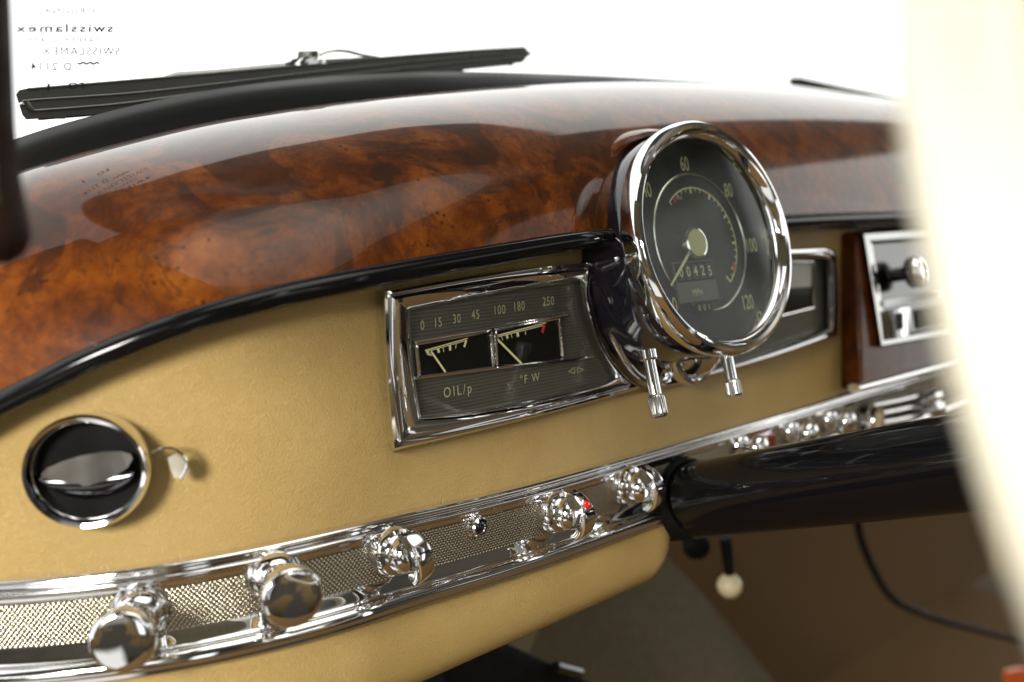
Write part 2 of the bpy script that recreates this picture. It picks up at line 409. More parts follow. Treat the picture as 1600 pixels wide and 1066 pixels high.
# profile: nearly upright below, rolling over to flat on top
def cowl_profile(X):
    f_ = min(1, max(0, (X-.10)/.34)); f_ = f_*f_*(3-2*f_); ex = .62 + 1.0*f_; p0 = 3 + 27*(1-f_)
    phis = [radians(p0 + (96-p0)*((k/(NV-1))**ex)) for k in range(NV)]
    pr = [(0., 0.)]
    for k in range(1, NV):
        ph = (phis[k]+phis[k-1])/2; pr.append((pr[-1][0]+sin(ph), pr[-1][1]+cos(ph)))
    zmax = max(q[1] for q in pr); ymax = pr[-1][0]
    return [(a/ymax, b/zmax) for a, b in pr]
rows = []; X0, X1 = .105, 1.75
for i in range(NU):
    X = X0 + (X1-X0)*(i/(NU-1))**1.6; pr = cowl_profile(X)
    b = sampleX(bot, X); t = sampleX(top, X); b = Vector((X, b.y, b.z)); 
    depth = .145 - b.y if X > .3 else max(.06, .145-b.y)
    H = (t.z - b.z)*1.0
    rows.append([Vector((X, b.y + depth*p, b.z + H*q)) for p, q in pr])
# underside lip closing back to the leather
rows = [[r[0] + Vector((0, .03, .004)), r[0] + Vector((0, .002, -.0006))] + r for r in rows]
cowl = mk('wood_cowl', *grid(rows), WOOD, dash, 50)
bead = [S(x, y, .022) for x, y in cat2([(-140, 716), (-80, 680), (0, 632), (68, 598), (135, 565), (270, 511), (405, 471), (540, 441), (665, 417), (800, 393), (898, 377), (1000, 366), (1225, 347), (1410, 339), (1600, 333), (1800, 328)], 160)]
mk('edge_bead', *tube(bead, .0054, 16), COLB, dash)
# leather face
rows = []
for i in range(120):
    X = .10 + 1.5*(i/119)**1.4; zt = min(.012, sampleX(bot, X).z + .004)
    rows.append([Vector((X, curve(X), z)) for z in [-.19 + (zt+.19)*j/30 for j in range(31)]])
mk('leather_panel', *grid(rows), LEATHER, dash)
# lower padded roll, X from left edge to the column
XE = .556
def zstrip(X): return -.1465 + .006*math.exp(-((X-.28)/.09)**2) - .0025*min(1, max(0, (X-.4)/.3))
rows = []
prof = [(-.002, 0), (.004, 0), (.006, -.01), (.0065, -.02), (.004, -.031), (-.003, -.038), (-.013, -.0415), (-.03, -.042), (-.06, -.04)]
prof = [(p.x, p.y) for p in catmull([(a, b, 0) for a, b in prof], 30)]
for i in range(140):
    t = i/139; X = .09 + (XE-.09)*t
    e = max(0, 1-(XE-X)/.022); k = sqrt(max(0, 1-e*e)) if e > 0 else 1
    rows.append([Vector((X, curve(X) - (o*k if o > 0 else o), -.186 + z*1.3*(.25+.75*k))) for o, z in prof])
end = [Vector((XE+.0005, p.y, p.z)) for p in rows[-1]]
rows.append(end); rows.append([Vector((XE-.004, p.y+.03, -.19)) for p in end])
mk('lower_pad', *grid(rows), LEATHER, dash, 60)

# ================================================================== SWITCH STRIP
strip = thing('switch_panel', 'long chrome switch strip with diamond knurled insert across the tan dash', 'switch panel', (.4, 0, -.165))
Xs = [.06 + (1.30-.06)*((i/219)**1.35) for i in range(220)]
def sweep(prof, Xs, zf=zstrip):
    rows = []
    for X in Xs:
        n = nrm(X); base = Vector((X, curve(X), zf(X)))
        rows.append([base + n*o + Zv*z for o, z in prof])
    return rows
SH = .0475
uprail = [(-.001, .0030), (.0045, .0026), (.0062, .0012), (.0062, -.0004), (.0048, -.0010), (.0048, -.0018), (.0070, -.0024), (.0078, -.0038), (.0070, -.0052), (.0052, -.0058), (.0045, -.0085), (.0030, -.0098), (.0018, -.0100)]
lorail = [(.0018, -.0300), (.0026, -.0303), (.0060, -.0360), (.0068, -.0366), (.0068, -.0376), (.0080, -.0382), (.0098, -.0402), (.0104, -.0430), (.0098, -.0450), (.0100, -.0458), (.0085, -.0474), (-.001, -.0480)]
def smoothprof(p, k=3):
    return [(q.x, q.y) for q in catmull([(a, b, 0) for a, b in p], len(p)*k)]
mk('upper_rail', *grid(sweep(smoothprof(uprail), Xs)), CHROME, strip, 40)
mk('lower_rail', *grid(sweep(smoothprof(lorail), Xs)), CHROME, strip, 40)
# knurled insert: real little pyramids in a diamond lattice
KN = MB(); s = 0.; X = .062; px_, pz_ = .0024, .00135
cols = []
while X < 1.28:
    n = nrm(X); t = Vector((-n.y, n.x, 0)); cols.append(X); X += px_*abs(t.x)
kv, kf = [], []
nz = int(.0212/pz_)
def kp(X, z, h):
    n = nrm(X); return Vector((X, curve(X), zstrip(X))) + n*(.0018+h) + Zv*z
for i in range(len(cols)-1):
    for j in range(nz+1):
        z = -.0100 - pz_*j; x0, x1 = cols[i], cols[i+1]; xm = (x0+x1)/2
        sh = 0 if j % 2 == 0 else 1
        if sh:
            if i+2 > len(cols)-1: continue
            x0, x1 = xm, (cols[i+1]+cols[i+2])/2; xm = (x0+x1)/2
        b = len(kv)
        kv += [kp(x0, z, 0), kp(xm, z-pz_, 0), kp(x1, z, 0), kp(xm, z+pz_, 0), kp(xm + random.uniform(-1, 1)*.00008, z + random.uniform(-1, 1)*.00006, .0011)]
        kf += [(b, b+1, b+4), (b+1, b+2, b+4), (b+2, b+3, b+4), (b+3, b, b+4)]
me_k = bpy.data.meshes.new('knurled_plate'); me_k.from_pydata([tuple(v) for v in kv], [], kf); me_k.materials.append(plain('knurled_plate_metal', (.50, .46, .36), .10, 1))
for p_ in me_k.polygons: p_.use_smooth = True
ko = bpy.data.objects.new('knurled_plate', me_k); COL.objects.link(ko); attach(ko, strip)

# ---------------- knobs
def frame_at(p, tilt=0.):
    n = nrm(p.x); a = Vector((-n.y, n.x, 0)).normalized()
    if a.x < 0: a = -a
    b = Zv.copy()
    if a.cross(b).dot(n) < 0: a, b = a, b
    R_ = Matrix((a, a.cross(n)*-1 if False else b, n)).transposed()
    return R_
def dup(root, loc, rot, label):
    def cp(o, par):
        c = o.copy(); COL.objects.link(c); c.parent = par
        for ch in list(o.children): cp(ch, c)
        return c
    r = root.copy(); COL.objects.link(r); r.location = loc; r.rotation_euler = rot.to_euler(); r['label'] = label
    for ch in list(root.children): cp(ch, r)
    return r
def rotz(Rm, ang): return Rm @ Matrix.Rotation(ang, 3, 'Z')
# round pull knob (local: z towards driver)
def round_knob(p, Rm, label):
    t = thing('round_knob', label, 'knob', p, Rm, 'round chrome pull knobs on the switch strip')
    mk('collar', *lathe([(.0135, -.001), (.0138, .001), (.0128, .0035), (.0120, .0042), (.0122, .0058), (.0108, .0085), (.0088, .0110), (.0085, .0112)], seg=48), CHROME, t, 30, True)
    mk('neck', *lathe([(.0083, .010), (.0080, .017), (.0074, .023), (.0078, .027), (.0096, .0300)], seg=48), CHROME, t, 40, True)
    mk('knob_head', *lathe([(.0070, .0280), (.0120, .0286), (.0133, .0296), (.0137, .0310), (.0138, .0362), (.0135, .0376), (.0127, .0384), (.0112, .0388), (.0070, .0393), (.0001, .0396)], seg=64), CHROME, t, 35, True)
    return t
def wing_knob(p, Rm, label, red=False, group='chrome wing knobs on the switch strip'):
    t = thing('wing_knob', label, 'knob', p, Rm, group)
    mk('collar', *lathe([(.0132, -.001), (.0134, .002), (.0128, .0075), (.0118, .0095), (.0100, .0102), (.0096, .0100)], seg=48), CHROME, t, 30, True)
    mk('grip', *lathe([(.0090, .0095), (.0096, .0110), (.0098, .0135), (.0094, .0165), (.0083, .0192), (.0066, .0210), (.004, .022)], seg=48), CHROME, t, 60, True)
    fr = cat2([(-.0152, .0200), (-.0128, .0250), (-.0075, .0298), (0, .0318), (.0075, .0298), (.0128, .0250), (.0152, .0200)], 26)
    bk = cat2([(.0138, .0172), (.0100, .0182), (.0055, .0196), (0, .0200), (-.0055, .0196), (-.0100, .0182), (-.0138, .0172)], 18)
    outl = fr + bk; cb0, cz0 = 0., .0235
    lay = []
    for w, k in ((-.0046, .90), (-.0044, .955), (-.0038, .985), (-.0028, 1.), (0, 1.), (.0028, 1.), (.0038, .985), (.0044, .955), (.0046, .90)):
        lay.append([Vector((w*(1 - .25*(abs(b_)/.0152)**3), cb0 + (b_-cb0)*k, cz0 + (z_-cz0)*k)) for b_, z_ in outl])
    g = mk('blade', *loft(lay, True, True), CHROME, t, 24, True)
    if red:
        mk('red_dot', *lathe([(.0030, .0), (.0028, .0006), (.0018, .0012), (.0001, .0014)], o=Vector((0, .0078, .0294)), b=Vector((0, .86, -.50)), n=Vector((0, .50, .86)), seg=24), RED, g, 50, True)
        mk('dot_rim', *lathe([(.0036, -.0004), (.0037, .0006), (.0031, .0009), (.0030, .0002)], o=Vector((0, .0078, .0294)), b=Vector((0, .86, -.50)), n=Vector((0, .50, .86)), seg=24), CHROME, g, 50, True)
    return t
def Rk(p): return frame_at(p)
def P_strip(px, py): return S(px, py, .002)
p = P_strip(219, 955); r1 = round_knob(p, Rk(p), 'round chrome pull knob nearest the left end of the switch strip')
p = P_strip(428, 898); dup(r1, p, Rk(p), 'round chrome pull knob right of the leftmost one, its flat face reflecting brown')
p = P_strip(605, 858); w1 = wing_knob(p, rotz(Rk(p), radians(14)), 'chrome wing knob without a dot, left of the small round button')
p = P_strip(860, 797); w2 = wing_knob(p, rotz(Rk(p), radians(6)), 'chrome wing knob with a red dot near its top', True)
p = P_strip(972, 757); dup(w1, p, rotz(Rk(p), radians(8)), 'chrome wing knob beside the black steering column, under the speedometer')
# little button
p = P_strip(741, 822); Rm = Rk(p)
t = thing('push_button', 'small round button with black centre and knurled chrome ring on the strip', 'button', p, Rm)
v, f = [], []
prof = [(.0066, -.001), (.0066, .0012), (.0058, .0020), (.0056, .0050), (.0050, .0060), (.0040, .0062), (.0037, .0052)]
seg = 72; loops = []
for r, h in prof:
    loops.append([Vector(((r + (.00025 if (k//2) % 2 and .001 < h < .0055 else 0))*cos(2*pi*k/seg), (r + (.00025 if (k//2) % 2 and .001 < h < .0055 else 0))*sin(2*pi*k/seg), h)) for k in range(seg)])
mk('ring', *loft(loops), CHROME, t, 25, True)
mk('lens', *lathe([(.0038, .0050), (.0030, .0058), (.0001, .0061)], seg=32), BLACK, t, 50, True)
# small switches beyond the steering column
smalls = [(1152, 696, .8, 'tiny chrome toggle just right of the steering column collar'), (1232, 674, .9, 'small chrome switch right of the red lens'), (1292, 656, 1.0, 'small domed chrome switch with dark base, nearest the walnut console')]
base = None
for x, y, sc, lab in smalls:
    p = P_strip(x, y)
    if base is None:
        base = thing('small_switch', lab, 'switch', p, Rk(p), 'small chrome switches past the column')
        mk('collar', *lathe([(.009, -.001), (.009, .003), (.0075, .006), (.006, .007)], seg=32), CHROME, base, 40, True)
        mk('knob_head', *lathe([(.0045, .006), (.0045, .012), (.0085, .014), (.0100, .018), (.0085, .022), (.004, .024), (.0001, .0243)], seg=32), CHROME, base, 50, True)
    else: dup(base, p, Rk(p), lab)
p = P_strip(1193, 690)
t = thing('indicator_lens', 'dark red square indicator lens among the small switches', 'indicator lamp', p, Rk(p))
v, f = box(Vector((0, 0, .003)), Vector((.006, 0, 0)), Vector((0, .006, 0)), Vector((0, 0, .004)))
bevel(mk('lens', v, f, plain('dark_red_lens', (.25, .008, .008), .15, coat=1), t, 40, True), .001)
v, f = box(Vector((0, 0, 0)), Vector((.0075, 0, 0)), Vector((0, .0075, 0)), Vector((0, 0, .0025)))
bevel(mk('lens_frame', v, f, CHROME, t, 40, True), .0008)
p = P_strip(1345, 655)
t = thing('cream_knob', 'round cream-faced chrome knob where the strip meets the console', 'knob', p, Rk(p))
mk('knob_rim', *lathe([(.006, 0), (.006, .008), (.0115, .010), (.0125, .014), (.0115, .0165), (.0098, .0165)], seg=40), CHROME, t, 40, True)
mk('knob_face', *lathe([(.0100, .0155), (.006, .0168), (.0001, .0172)], seg=40), CREAM, t, 50, True)

# ================================================================== INSTRUMENT CLUSTER
clus = thing('instrument_cluster', 'chrome framed rectangular instrument cluster behind the round speedometer', 'instrument cluster', (.55, 0, -.06))
def z3(x, y): return (590 + x/3.808, 420 + y/3.808)
def loop4(edges, n, off):
    """edges: 4 pixel polylines, head to tail; each resampled to n points"""
    L = []
    for e in edges: L += cat2(e, n+1)[:-1]
    return L
def mixloop(A, B, t): return [a.lerp(b, t) for a, b in zip(A, B)]
def shift(L, off): return [p + Vector((0, -off, 0)) for p in L]
def frame_thing(name, O, I, prof, mat, parent):
    loops = [[S(a[0]+(b[0]-a[0])*t, a[1]+(b[1]-a[1])*t, off) for a, b in zip(O, I)] for t, off in prof]
    return mk(name, *loft(loops), mat, parent, 32)
n = 22
OL = loop4([[(597, 453), (700, 434), (800, 419), (905, 409), (930, 408)],
            [(930, 408), (922, 450), (930, 500), (948, 550), (980, 590), (1004, 607)],
            [(1004, 607), (900, 636), (800, 662), (700, 686), (612, 706)],
            [(612, 706), (601, 580), (597, 453)]], n, 0)
IL = loop4([[(640, 486), (720, 470), (820, 452), (905, 441)],
            [(905, 441), (911, 475), (922, 510), (937, 550), (960, 592)],
            [(960, 592), (880, 612), (800, 630), (720, 644), (658, 651)],
            [(658, 651), (645, 570), (640, 486)]], n, 0)
PROF = [(-.02, -.001), (0, .003), (.04, .0070), (.10, .0092), (.20, .0096), (.27, .0080), (.31, .0068), (.35, .0080), (.40, .0094), (.47, .0098), (.56, .0094), (.68, .0084), (.80, .0070), (.90, .0058), (.97, .0046), (1.0, .0036), (1.0, .0002)]
frame_thing('left_bezel', OL, IL, PROF, CHROME, clus)
OR = loop4([[(1120, 392), (1180, 390), (1240, 389), (1297, 388), (1308, 402)],
            [(1308, 402), (1310, 460), (1309, 524)],
            [(1309, 524), (1230, 553), (1150, 578), (1060, 601), (1010, 613)],
            [(1010, 613), (1040, 560), (1080, 470), (1120, 392)]], n, 0)
IR = loop4([[(1140, 412), (1180, 411), (1230, 410), (1291, 408)],
            [(1291, 408), (1292, 460), (1292, 512)],
            [(1292, 512), (1230, 533), (1160, 556), (1100, 573)],
            [(1100, 573), (1110, 520), (1125, 460), (1140, 412)]], n, 0)
frame_thing('right_bezel', OR, IR, PROF, CHROME, clus)
# dial plates
DY = -.006
def dp(px, py, lift=0.): return at(px, py, -.0012 - lift)
def quadpoly(pts, mat, name, parent, lift, sm=0): return mk(name, [dp(x, y, lift) for x, y in pts], [tuple(range(len(pts)))], mat, parent, sm)
dialL = quadpoly([(628, 476), (920, 428), (935, 500), (975, 605), (648, 668)], DIALH, 'left_dial', clus, 0)
dialR = quadpoly([(1090, 400), (1305, 396), (1306, 525), (1080, 590)], DIALH, 'right_dial', clus, 0)
# black arc end of the left dial (wrapping the pod)
def gframe(pts, name, parent, r=.0011):
    v, f = tube([dp(x, y, .0014) for x, y in pts], r, 8, closed=True); return mk(name, v, f, WORN, parent)
def wire(pts, parent, name='trim_wire', r=.0009):
    v, f = tube([dp(x, y, .0014) for x, y in pts], r, 8); return mk(name, v, f, WORN, parent)
def subdiv(pts, k=10):
    out = []
    for i in range(len(pts)):
        a, b = pts[i], pts[(i+1) % len(pts)]
        for j in range(k): out.append((a[0]+(b[0]-a[0])*j/k, a[1]+(b[1]-a[1])*j/k))
    return out
Yn = Vector((0, -1, 0))
for nm, q, lab in (('oil_gauge', [(232, 447), (672, 372), (692, 588), (248, 645)], None), ('water_gauge', [(700, 367), (1080, 292), (1100, 543), (708, 590)], None)):
    q = [z3(*c) for c in q]
    g = quadpoly(q, VOID, nm, clus, .0004)
    gframe(subdiv(q), 'gauge_frame', g)
    gauge = g
    def ln(a, b, w, m=LUME, name='scale_mark'):
        return strip_on([dp(*z3(*a), .0012), dp(*z3(*b), .0012)], w, Yn)
    mb = MB()
    if nm == 'oil_gauge':
        mb.add(*ln((283, 487), (537, 414), .0006)); mb.add(*ln((290, 494), (525, 428), .0004))
        for a, b, w in (((292, 488), (306, 512), .0016), ((358, 472), (366, 500), .0016), ((390, 470), (394, 495), .0005), ((430, 455), (432, 487), .0016), ((468, 448), (464, 475), .0005), ((528, 425), (515, 466), .0014), ((300, 508), (322, 515), .0008)): mb.add(*ln(a, b, w))
        mb.mk('scale', LUME, g, 0)
        mk('needle', *strip_on([dp(*z3(318, 492), .0018), dp(*z3(404, 615), .0018)], .0012, Yn), LUME, g, 0)
    else:
        mb.add(*ln((700, 401), (1002, 322), .0008)); mb.add(*ln((706, 408), (985, 338), .0005))
        for a, b, w in (((735, 402), (746, 426), .0005), ((768, 392), (774, 416), .0017), ((795, 388), (800, 412), .0005), ((832, 378), (836, 405), .0020), ((880, 372), (880, 392), .0006)): mb.add(*ln(a, b, w))
        mb.mk('scale', LUME, g, 0)
        mk('red_zone', *strip_on([dp(*z3(992, 334), .0013), dp(*z3(980, 380), .0013)], .0022, Yn), REDMARK, g, 0)
        mk('needle', *strip_on([dp(*z3(706, 413), .0018), dp(*z3(857, 565), .0018)], .0014, Yn), LUME, g, 0)
wire([z3(218, 430), z3(400, 398), z3(690, 350), z3(1130, 270)], clus)
wire([z3(225, 652), z3(690, 594), z3(1100, 548), z3(1282, 524)], clus)
for s_, x, y, sz in (('0', 266, 340, .0072), ('15', 358, 322, .0072), ('30', 470, 300, .0072), ('45', 582, 276, .0074), ('100', 724, 247, .0076), ('180', 840, 226, .0076), ('250', 1015, 196, .0078)):
    text('scale_number', s_, dp(*z3(x, y), .0004), Xv, Zv, sz*.98, PRINT, clus, .80, spacing=1.15)
text('lettering', 'OIL/p', dp(*z3(476, 727), .0004), Xv, Zv, .0078, PRINT, clus, .88, spacing=1.35)
text('lettering', '\u00b0F W', dp(*z3(905, 655), .0004), Xv, Zv, .0072, PRINT, clus, .9, spacing=1.25)
# turn arrows (two outlined triangles)
mb = MB()
for tri in ([(1136, 612), (1172, 588), (1174, 622)], [(1188, 588), (1226, 600), (1190, 620)]):
    for i in range(3): mb.add(*strip_on([dp(*z3(*tri[i]), .0005), dp(*z3(*tri[(i+1) % 3]), .0005)], .00045, Yn))
mb.mk('turn_arrows', PRINT, clus, 0)
# right-hand gauge frame
q = [(1150, 412), (1270, 410), (1271, 481), (1160, 509)]
g = quadpoly(q, VOID, 'fuel_gauge', clus, .0004); gframe(subdiv(q), 'gauge_frame', g)
quadpoly([(1150, 415), (1268, 413), (1268, 448), (1150, 456)], plain('pale_window_reflection', (.5, .5, .46), .4), 'painted_reflection', g, .0008)  # pale panel painted in for a window reflected on the glass
# cover glasses
mk('cover_glass', [S(x, y, .0018) for x, y in IL], [tuple(range(len(IL)))], GLASS, clus, 0)
mk('cover_glass', [S(x, y, .0018) for x, y in IR], [tuple(range(len(IR)))], GLASS, clus, 0)

# ================================================================== SPEEDOMETER
SC = Vector((.5465, -.0494, -.0069)); yaw, til = .0724, .2005
sa = Vector((cos(yaw), -sin(yaw), 0)); nb_ = Vector((sin(yaw), cos(yaw), 0))
sb = Zv*cos(til) + nb_*sin(til); sn = sa.cross(sb).normalized()          # towards the driver
if sn.y > 0: sn = -sn
SR = Matrix((sa, sb, sn)).transposed()
spd = thing('speedometer', 'round chrome rimmed speedometer with a black dial standing proud of the walnut', 'speedometer', SC, SR)
def Ls(px, py, depth):      # pixel -> local coordinates on the dial plane
    o = SC + sn*depth; p = onplane(px, py, o, sn) - SC
    return Vector((p.dot(sa), p.dot(sb), depth))
# rim
mk('rim', *lathe([(.0700, -.012), (.0740, -.009), (.0748, -.005), (.0750, -.001), (.0744, .0025), (.0728, .0048), (.0708, .0054), (.0690, .0044), (.0682, .0018), (.0668, -.0010), (.0660, -.0016), (.0655, -.0010), (.0648, -.0014), (.0643, -.0040), (.0641, -.0130)], seg=128, cap=False), CHROME, spd, 28, True)
# pod body
mk('pod_body', *lathe([(.0700, -.010), (.0722, -.014), (.0722, -.026), (.0735, -.045), (.0765, -.060)], seg=96, cap=False), NAVY, spd, 40, True)
# wooden fairing lip, upper half only
mk('wood_fairing', *lathe([(.0745, -.028), (.0775, -.0275), (.0800, -.031), (.0820, -.040), (.0860, -.050), (.0960, -.060)], seg=96, t0=radians(4), t1=radians(170)), WOOD, spd, 50, True)
D0 = -.0115
dial = mk('dial', *lathe([(.0648, D0), (.040, D0), (.020, D0), (.0001, D0)], seg=96), DIALR, spd, 0, True)
idial = mk('inner_dial', *lathe([(.0435, D0+.0006), (.0001, D0+.0006)], seg=96), plain('inner_dial_grey', (.030, .031, .028), .42), dial, 0, True)
mk('dial_ring', *lathe([(.0446, D0), (.0446, D0+.0014), (.0438, D0+.0018), (.0430, D0+.0014), (.0430, D0+.0002)], seg=96), STEEL, dial, 30, True)
def zs(x, y): return (900 + x/2.538, 160 + y/2.538)
la, lb = Xv, Yv
for s_, x, y in (('60', 430, 247), ('80', 604, 352), ('100', 694, 570), ('120', 680, 795), ('40', 280, 350), ('20', 268, 600), ('0', 392, 806)):
    text('dial_number', s_, Ls(*zs(x, y), D0+.0003), la, lb, .0132, PRINT, dial, .66, local=True, bold=.012)
cen = Vector((0, 0, 0))
hub_px = (467, 560)
hl = Ls(*zs(*hub_px), D0+.003)
# scale arc on inner dial
def arc(r, a0, a1, w, m, name, z=D0+.0010, k=80):
    pts = [Vector((r*cos(radians(a0+(a1-a0)*i/k)), r*sin(radians(a0+(a1-a0)*i/k)), z)) for i in range(k+1)]
    return strip_on(pts, w, Vector((0, 0, 1)))
mk('scale_arc', *arc(.0350, 132, -52, .0009, LUME, 'scale_arc'), LUME, dial, 0, True)
mb = MB(); mr = MB()
for k in range(0, 24):
    a = 132 - 184*k/23; major = k % 4 == 1
    d = Vector((cos(radians(a)), sin(radians(a)), 0)); z = Vector((0, 0, D0+.0010))
    q_ = strip_on([d*.0347 + z, d*(.0312 if major else .0326) + z], .0016 if major else .0007, Zv)
    if k in (1, 8): mk('red_mark', *q_, REDMARK, dial, 0, True)
    else: mb.add(*q_)
mr.add(*strip_on([Vector((.0335*cos(radians(a)), .0335*sin(radians(a)), D0+.0012)) for a in range(-38, -27, 2)], .0028, Zv))
d = Vector((cos(radians(-52)), sin(radians(-52)), 0)); mb.add(*strip_on([d*.0351 + Vector((0, 0, D0+.001)), d*.0300 + Vector((0, 0, D0+.001))], .0015, Zv))
mb.mk('scale_ticks', LUME, dial, 0, True); mr.mk('red_mark', REDMARK, dial, 0, True)
text('small_lettering', 'VDO', Ls(*zs(408, 379), D0+.0010), la, lb, .0030, PRINT, dial, 1., local=True)
text('small_lettering', 'MPH', Ls(*zs(482, 755), D0+.0028), la, lb, .0062, PRINT, dial, .8, local=True)
# odometer block
oc = Ls(*zs(466, 683), D0+.001)
o1 = mk('odometer', *box(oc + Vector((0, -.0045, 0)), Vector((.0195, 0, 0)), Vector((0, .0130, 0)), Vector((0, 0, .0014))), plain('odometer_housing', (.07, .07, .062), .4), dial, 0, True)
bevel(o1, .0006)
mk('odometer_window', *box(oc + Vector((0, .0015, .0014)), Vector((.0180, 0, 0)), Vector((0, .0058, 0)), Vector((0, 0, .0002))), VOID, o1, 0, True)
for i, c in enumerate('00425'):
    dx = -.0140 + .0070*i
    bevel(mk('digit_drum', *box(oc + Vector((dx, .0015, .0017)), Vector((.0029, 0, 0)), Vector((0, .0048, 0)), Vector((0, 0, .0003))), plain('drum_black', (.016, .016, .014), .35), o1, 0, True), .0003)
    text('digit', c, oc + Vector((dx, .0015 + (0 if i != 4 else -.0006), .0021)), la, lb, .0088, PRINT, o1, .85, local=True, bold=.01)
tcx = Ls(*zs(505, 815), D0+.001)
bevel(mk('trip_window', *box(tcx, Vector((.0085, 0, 0)), Vector((0, .0034, 0)), Vector((0, 0, .0008))), VOID, dial, 0, True), .0004)
for i, c in enumerate('001'):
    text('digit', c, tcx + Vector((-.0048 + .0048*i, 0, .0009)), la, lb, .0050, PRINT, dial, .85, local=True)
# needle + hub
tip = Ls(*zs(377, 727), D0+.004); hc = Vector((hl.x, hl.y, D0+.0038))
mk('needle', *strip_on([hc, hc.lerp(tip, .5), tip], [.0022, .0020, .0014], Zv), LUME, dial, 0, True)
hub = mk('hub', *lathe([(.0100, D0+.001), (.0102, D0+.0050), (.0098, D0+.0058), (.0086, D0+.0060), (.0085, D0+.0056)], o=Vector((hl.x, hl.y, 0)), seg=48), CHROME, dial, 35, True)
mk('hub_cap', *lathe([(.0086, D0+.0057), (.005, D0+.0060), (.0001, D0+.0061)], o=Vector((hl.x, hl.y, 0)), seg=48), plain('pale_gold_cap', (.50, .47, .26), .45, .3), hub, 50, True)
mk('cover_glass', *lathe([(.0646, -.0022), (.045, -.0012), (.02, -.0004), (.0001, -.0002)], seg=96), GLASS, spd, 60, True)

# mid plate: chrome/dark dish between the two windows behind the pod
mid = [at(x, y, .004) for x, y in [(905, 402), (1000, 385), (1130, 372), (1260, 384), (1200, 480), (1110, 570), (1035, 606), (1004, 606), (975, 585), (948, 550), (930, 500), (920, 450)]]
mk('centre_plate', *prism(mid, (0, .006, 0)), NAVY, clus, 30)
mk('arc_trim', *tube([at(x, y, -.006) for x, y in cat2([(932, 412), (938, 455), (950, 505), (968, 548), (990, 580), (1012, 596)], 30)], .0026, 12), CHROME, clus)
for k, (r_, y_) in enumerate(((0, -.001), (1, -.003))):
    pts = cat2([(940 + 0, 436 + 22*k), (965, 430 + 22*k), (1000, 416 + 24*k)], 14) if k == 0 else cat2([(945, 500), (965, 480), (1000, 462)], 14)
    mk('trim_wire', *tube([at(x, y, .001) for x, y in pts], .0007, 8), WORN, clus)
# chrome cup under the speedometer
dome_c = at(1060, 538, -.004)
dm = thing('chrome_cup', 'round domed chrome cup tucked beneath the speedometer rim', 'dial cup', dome_c)
mk('cup_ring', *lathe([(.0245, .0), (.0262, -.006), (.0272, -.010), (.0262, -.0145), (.0238, -.0150), (.0228, -.0115)], o=dome_c, a=Xv, b=Zv, n=Yv, seg=72), CHROME, dm, 40)
mk('cup_dome', *lathe([(.0232, -.010), (.0215, -.018), (.017, -.0245), (.0095, -.0285), (.0001, -.0298)], o=dome_c, a=Xv, b=Zv, n=Yv, seg=72), CHROME, dm, 60)
# two stalks
def stalk(p0, p1, r, label):
    ax = (p1-p0).normalized(); t = thing('reset_stalk', label, 'stalk', p0, None, 'knurled chrome stalks under the speedometer')
    a = ax.cross(Yv).normalized(); b = a.cross(ax).normalized(); L = (p1-p0).length
    mk('shaft', *lathe([(r*1.25, -.003), (r*1.25, .002), (r*.86, .003), (r*.86, L*.66)], o=p0, a=a, b=b, n=ax, seg=28), CHROME, t, 30)
    loops = []
    for rr, h in ((.9, .64), (1.05, .66), (1.12, .70), (1.14, .95), (1.05, .99), (.8, 1.0)):
        loops.append([p0 + a*(r*(rr + (.07 if k % 2 and .67 < h < .97 else 0))*cos(2*pi*k/48)) + b*(r*(rr + (.07 if k % 2 and .67 < h < .97 else 0))*sin(2*pi*k/48)) + ax*(L*h) for k in range(48)])
    mk('knurled_tip', *loft(loops, True, True), STEEL, t, 20)
    return t
stalk(at(1013, 556, -.052), at(1031, 652, -.062), .0042, 'long chrome stalk with knurled tip, left under the speedometer')
stalk(at(1134, 548, -.058), at(1148, 620, -.066), .0042, 'shorter chrome stalk with knurled tip, right under the speedometer rim')

# ================================================================== AIR VENT
vc = S(135, 740, .0); vn = (nrm(vc.x)*1.0 + Vector((0, 0, .0))).normalized()
va = Vector((-vn.y, vn.x, 0)).normalized(); va = -va if va.x < 0 else va
vb = Zv
def vl(px, py, h=.012):
    p = onplane(px, py, vc + vn*h, vn) - vc; return Vector((p.dot(va), p.dot(vb)))
# fit ellipse axes from the traced rim
pw = [vl(36, 735), vl(238, 735)]; ph = [vl(140, 651), vl(120, 828)]
ctr = (pw[0]+pw[1]+ph[0]+ph[1])/4
ra = (pw[1]-pw[0]).length/2; rb = (ph[1]-ph[0]).length/2
VO = vc + va*ctr.x + vb*ctr.y
vent = thing('air_vent', 'round chrome ringed air vent with swivelling louvre in the tan leather', 'air vent', VO)
sx, sy = ra/.03, rb/.03
kw = dict(o=VO, a=va, b=vb, n=vn, seg=96, cap=False, sx=sx, sy=sy)
mk('ring', *lathe([(.0290, -.002), (.0296, .004), (.0300, .009), (.0298, .0125), (.0286, .0145), (.0270, .0140), (.0262, .0115), (.0258, .009), (.0254, .0095), (.0248, .0080), (.0246, -.006)], **kw), CHROME, vent, 30)
kw['cap'] = True
mk('vent_bowl', *lathe([(.0250, .004), (.0245, -.006), (.020, -.016), (.0001, -.020)], **kw), VOID, vent, 50)
